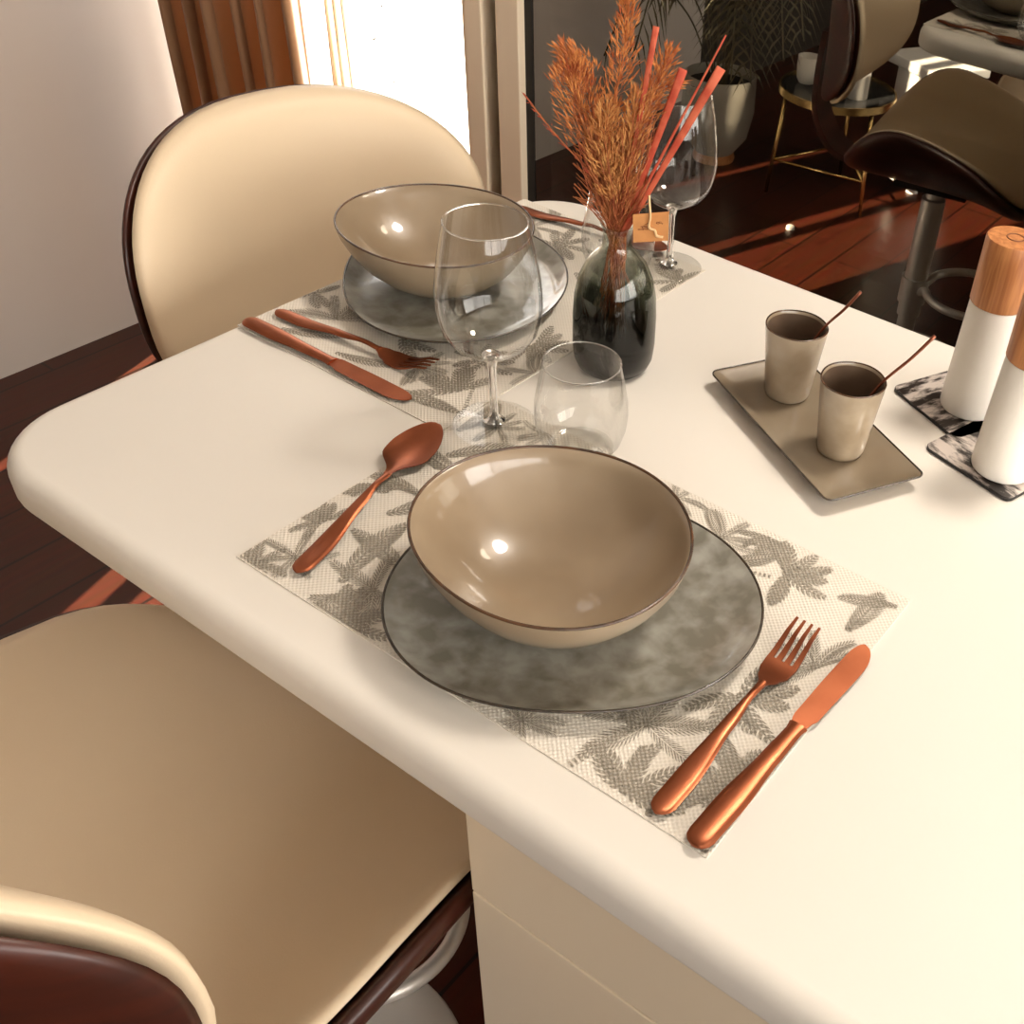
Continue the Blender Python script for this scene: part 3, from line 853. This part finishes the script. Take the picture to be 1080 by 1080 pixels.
def spikelets(path, count, w0, L, mat, name, parent, rnd, prof, fat=1.0, taper=1.0):
    v, f = [], []
    n = len(path) - 1
    for k in range(count):
        t = rnd.random() ** taper
        i = min(int(t * n), n - 1); fr_ = t * n - i
        p = path[i].lerp(path[i + 1], fr_); d = (path[i + 1] - path[i]).normalized()
        a = d.orthogonal().normalized(); a = Matrix.Rotation(rnd.uniform(0, 2 * PI), 3, d) @ a
        r = w0 * prof(t) * rnd.random() ** .6
        c = p + a * r
        dirv = (d * rnd.uniform(.7, 1.4) + a * rnd.uniform(.1, .95)).normalized()
        l = L * rnd.uniform(.6, 1.3); w = .00065 * fat * rnd.uniform(.7, 1.4)
        s = dirv.orthogonal().normalized(); s2 = dirv.cross(s)
        b = len(v)
        v += [c, c + dirv * l * .4 + s * w, c + dirv * l * .4 + s2 * w * .6, c + dirv * l * .4 - s * w, c + dirv * l * .4 - s2 * w * .6, c + dirv * l]
        for q in range(4):
            f.append((b, b + 1 + (q + 1) % 4, b + 1 + q)); f.append((b + 5, b + 1 + q, b + 1 + (q + 1) % 4))
        if rnd.random() < .5:  # thin stalklet back to the axis
            q0 = p - d * .008; b = len(v)
            v += [q0 + s * .00025, q0 - s * .00025, c - s * .00025, c + s * .00025]
            f.append((b, b + 1, b + 2, b + 3))
    return mesh_obj(name, v, f, mat, parent, smooth=False)
G = 'dried grasses in the vase'
pr = lambda t: math.sin(PI * (.12 + .83 * t)) ** .7
def plume(pts, start, base, count, w0, L, mat, label, seed, fat=1.0, prof=pr, taper=.9):
    rnd = random.Random(seed)
    t = thing('dried_grass', label, 'dried flower', (0, 0, 0), 0, G)
    path = bez([base] + [inside(.3 * (pts[0] - Vector((VX, VY, ZT))).dot(EV) * .3, 0, .150)] + pts, 8)
    path = [p for p in path]
    tube('stem', path, .0008, M['stem'], t, seg=6)
    k = int(len(path) * start)
    spikelets(path[k:], count, w0, L, mat, 'seed_head', t, rnd, prof, fat, taper)
    return t
P_, P2 = M['plume'], M['plume2']
plume([uvp(640, 195), uvp(615, 140), uvp(597, 90), uvp(592, 62)], .50, inside(.008, .005, .03), 430, .021, .010, P_, 'drooping rust grass plume leaning left in the vase, the leftmost full plume', 1)
plume([uvp(648, 190, .01), uvp(622, 130, .01), uvp(606, 80, .01), uvp(578, 52, .01)], .55, inside(-.006, .008, .04), 300, .016, .009, P_, 'thin rust grass plume with a curling tip behind the leftmost plume', 2)
plume([uvp(646, 185), uvp(640, 120), uvp(650, 50), uvp(653, -14)], .40, inside(.004, -.004, .05), 480, .0135, .010, P_, 'tallest rust grass plume, reaching the top of the picture', 3)
plume([uvp(642, 185, -.01), uvp(636, 140, -.01), uvp(637, 98, -.01)], .42, inside(-.004, -.006, .04), 430, .018, .009, P2, 'fluffy golden grass head in the centre of the bouquet', 4, fat=.8)
plume([uvp(656, 190), uvp(670, 130), uvp(686, 80), uvp(702, 38)], .50, inside(.0, .004, .03), 330, .014, .009, P_, 'rust grass plume leaning right beside the red reeds', 5)
plume([uvp(652, 190, -.008), uvp(660, 140, -.008), uvp(668, 82, -.008)], .42, inside(-.008, 0, .06), 330, .016, .010, P2, 'golden grass head right of centre in the bouquet', 6)
plume([uvp(650, 195, .008), uvp(655, 150, .01), uvp(674, 96, .01), uvp(712, 72, .01)], .45, inside(-.01, -.003, .05), 260, .012, .010, P_, 'rust grass plume with its tip bent right over the wine glass', 7)
plume([uvp(636, 200, -.006), uvp(612, 168, -.006), uvp(580, 140), uvp(545, 102)], .50, inside(.006, -.003, .06), 28, .003, .005, M['reed'], 'long thin pinkish grass stalk reaching far left to the door frame', 8, fat=.8)
# loose base tangle, nobody could count it
rnd = random.Random(21)
v, f = [], []
for k in range(330):
    a = inside(rnd.uniform(-.010, .010), rnd.uniform(-.009, .009), .150); e = rnd.uniform(-.043, .030)
    b = Vector((VX, VY, ZT)) + EV * e + NV * rnd.uniform(-.02, .02) + Vector((0, 0, rnd.uniform(.18, .27)))
    m = a.lerp(b, .5) + Vector((rnd.uniform(-.006, .006), rnd.uniform(-.006, .006), rnd.uniform(-.004, .008)))
    tube_data(bez([a, m, b], 4), .0004, 4, v, f)
tg_ = mesh_obj('dried_fibres', v, f, M['stem'])
tag(tg_, 'tangle of fine rust fibres just above the vase neck', 'dried flower'); tg_['kind'] = 'stuff'
v, f = [], []
for k in range(46):
    a = inside(rnd.uniform(-.011, .011), rnd.uniform(-.011, .011), .152)
    b = inside(rnd.uniform(-.016, .018), rnd.uniform(-.014, .014), rnd.uniform(.02, .09))
    tube_data([a, inside(rnd.uniform(-.01, .01), rnd.uniform(-.008, .008), .125), b], .0005, 4, v, f)
o = mesh_obj('dried_stems', v, f, M['stem'])
tag(o, 'bundle of thin brown stems standing inside the smoked vase', 'dried flower'); o['kind'] = 'stuff'
def reed(p0, p1, w0, w1, label, dep=0.0, flat=.16):
    v, f = [], []
    a = Vector(p0); b = Vector(p1); d = (b - a).normalized(); s = d.cross(NV).normalized(); n = s.cross(d)
    N = 8
    for i in range(N + 1):
        t = i / N; c = a.lerp(b, t) + n * .002 * math.sin(PI * t); w = w0 + (w1 - w0) * t
        for k in range(8):
            th = 2 * PI * k / 8
            v.append(c + s * math.cos(th) * w + n * math.sin(th) * w * flat * (1 + .5 * (k % 2)))
    for i in range(N):
        for k in range(8): f.append((i * 8 + k, i * 8 + (k + 1) % 8, i * 8 + 8 + (k + 1) % 8, i * 8 + 8 + k))
    f.append(tuple(range(8))[::-1]); f.append(tuple(N * 8 + k for k in range(8)))
    o = mesh_obj('dried_reed', v, f, M['reed'])
    return tag(o, label, 'dried flower', 'red dried reeds in the vase')
ib = inside(-.004, -.003, .10)
reed(inside(.0, -.006, .145), uvp(686, 16, -.012), .0012, .0028, 'short straight red reed pointing up, left of the other reeds')
reed(inside(.004, -.004, .147), uvp(716, 54, -.012), .0018, .0040, 'broad red reed second from the left, standing before the plumes')
reed(inside(.003, -.008, .148), uvp(762, 16, -.014), .0018, .0007, 'thin pointed red reed reaching furthest up to the right')
reed(inside(.006, -.008, .148), uvp(757, 48, -.014), .0020, .0042, 'flat blunt red reed leaning right across the wine glass')
# gift tag on a string
gt = thing('gift_tag', 'small square kraft paper tag hanging from the vase neck', 'tag', (0, 0, 0))
def tp(u, v, off=-.018): 
    return uvp(u, v, off)
c00, c10, c11, c01 = tp(668, 246), tp(702, 239), tp(703, 205), tp(667, 213)
nn = (c10 - c00).cross(c01 - c00).normalized() * .0004
vv = [c00 - nn, c10 - nn, c11 - nn, c01 - nn, c00 + nn, c10 + nn, c11 + nn, c01 + nn]
mesh_obj('card', vv, [(0, 1, 2, 3), (7, 6, 5, 4), (0, 4, 5, 1), (1, 5, 6, 2), (2, 6, 7, 3), (3, 7, 4, 0)], M['kraft'], gt, smooth=False)
v, f = [], []
def cardp(a, b, h=.0007):
    return c00 + (c10 - c00) * a + (c01 - c00) * b + nn.normalized() * h * SGN
SGN = 1 if nn.dot(Vector((.38, -.67, .63))) > 0 else -1
rnd = random.Random(4)
for (row, a0, a1, s) in ((.62, .34, .50, .030), (.62, .66, .86, .030), (.52, .22, .46, .045), (.44, .14, .58, .045), (.68, .68, .82, .03)):
    a = a0
    while a < a1:
        w = rnd.uniform(.014, .03); hgt = s * rnd.uniform(.9, 1.8); b = len(v); o2 = rnd.uniform(-.02, .02)
        v += [cardp(a, row + o2), cardp(a + w, row + o2), cardp(a + w, row + o2 + hgt), cardp(a, row + o2 + hgt)]
        f.append((b, b + 1, b + 2, b + 3)); a += w + .014
mesh_obj('print', v, f, M['ink'], gt, smooth=False)
tube('string', bez([uvp(682, 192, -.012), cardp(.50, .92, .0016), cardp(.46, .55, .0018), cardp(.62, .42, .0018), cardp(.68, .22, .0018), cardp(.86, .16, .0018)], 6), [.0010] * 10 + [.0013] * 21, M['twine'], gt, seg=6)

# ------------------------------------------------------------------ tray, cups, coffee spoons
def quad_dish():
    t = thing('serving_tray', 'rectangular beige glazed tray holding two small cups', 'tray', (.2675, .4530, ZT + .0004), D(-28.8))
    hx, hy = .113, .0535; prof_in = [(0.0, .0135), (.003, .0128), (.014, .0075), (.030, .0055), (.045, .0052)]
    prof_out = [(.0, .0125), (.010, .0045), (.022, .0), (.045, 0)]
    v, f = [], []
    def ringp(ins, z):
        i0 = len(v)
        for (x, y) in rrect(-hx + ins, hx - ins, -hy + ins, hy - ins, max(.008 - ins * .1, .004), max(.008 - ins * .1, .004), 6):
            dx = 1 - .03 * (abs(y) / hy) ; v.append((x, y, z + .002 * (abs(x) / hx) ** 4 * (z > .01)))
        return list(range(i0, len(v)))
    rows = [ringp(*p) for p in prof_out[::-1]] + [ringp(*p) for p in prof_in]
    for A, B in zip(rows[:-1], rows[1:]):
        n = len(A)
        for k in range(n): f.append((A[k], A[(k + 1) % n], B[(k + 1) % n], B[k]))
    f.append(tuple(rows[0])[::-1]); f.append(tuple(rows[-1]))
    autosmooth(mesh_obj('dish', v, f, M['tray'], t), 50)
    ring = [(x, y, .0135 + .002 * (abs(x) / hx) ** 4) for x, y in rrect(-hx, hx, -hy, hy, .008, .008, 6)]
    tube('rim', ring, .0009, M['rimblack'], t, seg=8, closed=True)
quad_dish()
def make_cup(label, loc):
    t = thing('espresso_cup', label, 'cup', loc, 0)
    lathe('cup_body', [(0, .006), (.015, .0062), (.0205, .009), (.0245, .040), (.0285, .0765), (.0295, .0790), (.0306, .0785), (.0303, .0765), (.0275, .050), (.0245, .020), (.0230, .006), (.0215, .0015), (.019, 0), (0, .0)], M['cup'], t, seg=72,
          shape=lambda th, r: 1 + .012 * math.sin(2 * th + 1) + .008 * math.sin(5 * th))
    lathe('inner_shade', [(0, .0066), (.0149, .0068), (.0202, .0095), (.0241, .040), (.0280, .0762)], M['cupinner'], t, seg=72, shape=lambda th, r: 1 + .012 * math.sin(2 * th + 1) + .008 * math.sin(5 * th))['label'] = 'inside of the cup, its shade put into a darker brown'
    sh = lambda th: .0299 * (1 + .012 * math.sin(2 * th + 1) + .008 * math.sin(5 * th))
    tube('rim', [(sh(2 * PI * k / 72) * math.cos(2 * PI * k / 72), sh(2 * PI * k / 72) * math.sin(2 * PI * k / 72), .0789) for k in range(72)], .0008, M['rimbrown'], t, seg=8, closed=True)
    return t
cz = ZT + .0060
CUPS = [(.2165, .4915), (.3055, .4415)]
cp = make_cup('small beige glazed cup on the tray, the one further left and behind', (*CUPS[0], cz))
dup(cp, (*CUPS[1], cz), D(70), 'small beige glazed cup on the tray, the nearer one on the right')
def coffee_spoon(cup, tip, label):
    t = thing('coffee_spoon', label, 'spoon', (0, 0, 0), 0)
    tipv = Vector((tip[0], tip[1], ZT + tip[2])); cx, cy = cup
    d2 = Vector((tip[0] - cx, tip[1] - cy)).normalized()
    rimv = Vector((cx + d2.x * .0265, cy + d2.y * .0265, cz + .0800))
    bot = Vector((cx - d2.x * .010, cy - d2.y * .010, cz + .012))
    path = bez([bot, bot.lerp(rimv, .5) + Vector((0, 0, -.003)), rimv, rimv.lerp(tipv, .55) + Vector((0, 0, -.002)), tipv], 6)
    tube('handle', path, [.0011 + .0006 * (k / 24) for k in range(25)], M['copper2'], t, seg=8)
    v = lathe('spoon_bowl', [(0, 0), (.004, .001), (.007, .003), (.0085, .006), (.0080, .0062), (.0062, .0040), (.0035, .0022), (0, .0015)], M['copper2'], t, seg=24)
    v.location = bot + Vector((0, 0, -.004))
coffee_spoon(CUPS[0], (.2640, .5190, .128), 'slim copper coffee spoon leaning in the cup further back on the tray')
coffee_spoon(CUPS[1], (.3605, .4715, .139), 'slim copper coffee spoon leaning in the nearer cup on the tray')

# ------------------------------------------------------------------ coasters and mills
def coaster(corner, ang_, label, mat):
    c, s = math.cos(ang_), math.sin(ang_); L = .052
    cx = corner[0] + c * L - s * L; cy = corner[1] + s * L + c * L
    t = thing('coaster', label, 'coaster', (cx, cy, ZT + .0003), ang_)
    slab('board', -L, L, -L, L, .009, .009, [(0.0004, .0033), (0, .003), (0, .0004), (.0005, 0)], M['coasterback'], t)
    slab('picture', -L + .0006, L - .0006, -L + .0006, L - .0006, .0085, .0085, [(.0002, .0040), (0, .0038), (0, .00335)], mat, t)
coaster((.2925, .5810), D(-25), 'square coaster with a dark brown picture, under the back mill', M['coaster1'])
coaster((.3650, .5055), D(-16), 'square coaster with a pale grey and black picture, under the front mill', M['coaster2'])
def make_mill(label, loc, rz):
    t = thing('pepper_mill', label, 'mill', loc, rz)
    lathe('body', [(0, 0), (.0270, 0), (.0292, .0015), (.0298, .004), (.0290, .03), (.0272, .09), (.0263, .1185), (.0258, .1195), (0, .1195)], M['millwhite'], t, seg=72)
    lathe('cap', [(0, .1202), (.0262, .1202), (.0270, .1212), (.0270, .150), (.0268, .1845), (.0258, .1865), (0, .1868)], M['oak'], t, seg=72)
    tube('ring_mark', [(.0080 * math.cos(2 * PI * k / 40), .0080 * math.sin(2 * PI * k / 40), .1868) for k in range(40)], .0008, M['oakmark'], t, seg=6, closed=True)
    return t
ml = make_mill('white mill with oak cap standing further back on the dark coaster', (.3715, .600, ZT + .0046), .4)
dup(ml, (.4400, .5215, ZT + .0046), 2.0, 'white mill with oak cap nearest us, cut by the right edge of the picture')

# ------------------------------------------------------------------ things seen mirrored in the dark door
t = thing('side_table', 'small round black side table on thin brass legs, mirrored in the dark door', 'side table', (-.98, -.42, 0))
lathe('table_top', [(0, .355), (.19, .355), (.19, .366), (0, .366)], M['blacktop'], t, seg=48)
lathe('edge_band', [(.1902, .348), (.196, .348), (.196, .372), (.1902, .372)], M['brass'], t, seg=48, closed=True)
for k in range(3):
    a = D(20 + 120 * k)
    tube('leg', [(.17 * math.cos(a), .17 * math.sin(a), .352), (.20 * math.cos(a), .20 * math.sin(a), 0.004)], .0065, M['brass'], t, seg=10)
for k in range(3):
    a, b = D(20 + 120 * k), D(140 + 120 * k)
    tube('cross_bar', [(.188 * math.cos(a), .188 * math.sin(a), .12), (.188 * math.cos(b), .188 * math.sin(b), .12)], .004, M['brass'], t, seg=8)
c = lathe('candle_cup', [(0, .004), (.026, .004), (.033, .02), (.036, .055), (.036, .085), (.038, .085), (.039, .055), (.035, .015), (.026, 0), (0, 0)], M['whitecer'], seg=40)
c.location = (-1.09, -.40, .3665); tag(c, 'small white ceramic candle cup standing on the black side table', 'cup')
c = lathe('metal_tin', [(0, 0), (.034, 0), (.035, .002), (.035, .07), (.036, .072), (.036, .085), (.034, .087), (0, .087)], M['chrome'], seg=40)
c.location = (-.90, -.40, .3665); tag(c, 'round metal tin with a lid on the side table, beside the white cup', 'tin')
t = thing('potted_palm', 'tall palm in a grey beige pot, mirrored in the dark door', 'plant', (-1.44, -.42, 0))
lathe('pot', [(0, .03), (.07, .03), (.115, .09), (.132, .18), (.128, .30), (.122, .305), (.120, .30), (.122, .26), (0, .26)], M['potgrey'], t, seg=48)
lathe('pot_stand', [(0, 0), (.075, 0), (.078, .01), (.072, .031), (0, .031)], M['oak'], t, seg=40)
lathe('soil', [(0, .268), (.121, .268), (.121, .262), (0, .262)], M['soil'], t, seg=32)
rnd = random.Random(12)
for k in range(16):
    a = rnd.uniform(0, 2 * PI); R_ = rnd.uniform(.22, .40); zt = rnd.uniform(.58, 1.0)
    pth = bez([(0.02 * math.cos(a), .02 * math.sin(a), .26), (.35 * R_ * math.cos(a), .35 * R_ * math.sin(a), .26 + (zt - .26) * .7), (R_ * .8 * math.cos(a), R_ * .8 * math.sin(a), zt), (R_ * math.cos(a) * 1.1, R_ * math.sin(a) * 1.1, zt - .26)], 8)
    v, f = tube_data(pth, .003, 5)
    for i in range(10, len(pth) - 1):
        d = (pth[i + 1] - pth[i - 1]).normalized(); sd = d.cross(Vector((0, 0, 1))).normalized()
        for s_ in (-1, 1):
            L = .16 * math.sin(PI * (i - 8) / (len(pth) - 8)) + .03
            e = (sd * s_ + d * .5 + Vector((0, 0, -.55))).normalized() * L; w = d * .006
            b = len(v); m_ = pth[i] + e * .5 + Vector((0, 0, .012))
            v += [pth[i], m_ + w, pth[i] + e + Vector((0, 0, -.02)), m_ - w]
            f += [(b, b + 1, b + 3), (b + 1, b + 2, b + 3)]
    mesh_obj('frond', v, f, M['leafdark'], t, smooth=False)
t = thing('low_stool', 'low white painted stool with a panel leg, mirrored under the bar stool seat', 'stool', (-.755, -.69, 0), D(25))
box('seat', -.13, .13, -.12, .12, .43, .465, M['whitebox'], t, bev=.006)
box('panel', -.075, .075, -.11, .11, .06, .43, M['whitebox'], t, bev=.004)
lathe('foot', [(0, 0), (.022, 0), (.018, .06), (0, .06)], M['whitebox'], t, seg=20)
c = lathe('bottle_cap', [(0, .012), (.010, .012), (.0135, .009), (.015, .0), (.0, .0)], M['whitecer'], seg=24)
c.location = (-.92, -.10, 0.0002); tag(c, 'tiny white bottle cap lying on the dark wood floor', 'cap')

# ------------------------------------------------------------------ lights
def area(name, loc, target, sx, sy, power, col):
    l = bpy.data.lights.new(name, 'AREA'); l.shape = 'RECTANGLE'; l.size = sx; l.size_y = sy; l.energy = power; l.color = col
    o = bpy.data.objects.new(name, l); COL.objects.link(o); o.location = loc
    o.rotation_euler = (Vector(target) - Vector(loc)).to_track_quat('-Z', 'Y').to_euler(); return o
sun = bpy.data.lights.new('sun', 'SUN'); sun.energy = 46; sun.color = (1, .86, .66); sun.angle = D(.6)
so = bpy.data.objects.new('sun', sun); COL.objects.link(so)
el = D(31); hd = Vector((.31, -1, 0)).normalized() * math.cos(el) + Vector((0, 0, -math.sin(el)))
so.rotation_euler = hd.to_track_quat('-Z', 'Y').to_euler()
area('daylight_window_right', (XR - .03, .30, 1.65), (0, .3, 1.0), 1.2, 1.15, 21, (1, .93, .84))
area('fill_rear', (XR - .03, -2.0, 1.6), (0, -.5, 1.1), 2.2, 1.2, 21, (1, .90, .76))  # added fill from the rear right, no source seen there
l = area('overhead_fill', (.62, .98, 2.46), (.62, .98, 0), .34, .34, 21, (1, .90, .78)); l.data.shape = 'DISK'  # unseen overhead light, added to brighten the middle and far worktop

W = bpy.data.worlds.new('world'); S.world = W; W.use_nodes = True
bg = W.node_tree.nodes['Background']; bg.inputs[0].default_value = (1, .965, .92, 1); bg.inputs[1].default_value = 5.5

# ------------------------------------------------------------------ camera
cam = bpy.data.cameras.new('camera'); co = bpy.data.objects.new('camera', cam); COL.objects.link(co)
cam.sensor_width = 36; cam.lens = 36 * 1148.61268 / 1080; cam.shift_x = (540 - 754.31174) / 1080
cam.clip_start = .02; cam.clip_end = 60
co.location = (.6276536, -.3563249, .6050683 + ZT)
co.rotation_euler = Euler((.8852146, -.0898908, .5864180), 'XYZ')
S.camera = co
S.view_settings.view_transform = 'Standard'; S.view_settings.look = 'None'
S.view_settings.exposure = 0.15; S.view_settings.gamma = 1.0; S.view_settings.use_curve_mapping = False
S.cycles.max_bounces = 14; S.cycles.transparent_max_bounces = 24; S.cycles.transmission_bounces = 10
S.cycles.caustics_reflective = False; S.cycles.caustics_refractive = False
S.cycles.use_denoising = True
S.cycles.sample_clamp_indirect = 6
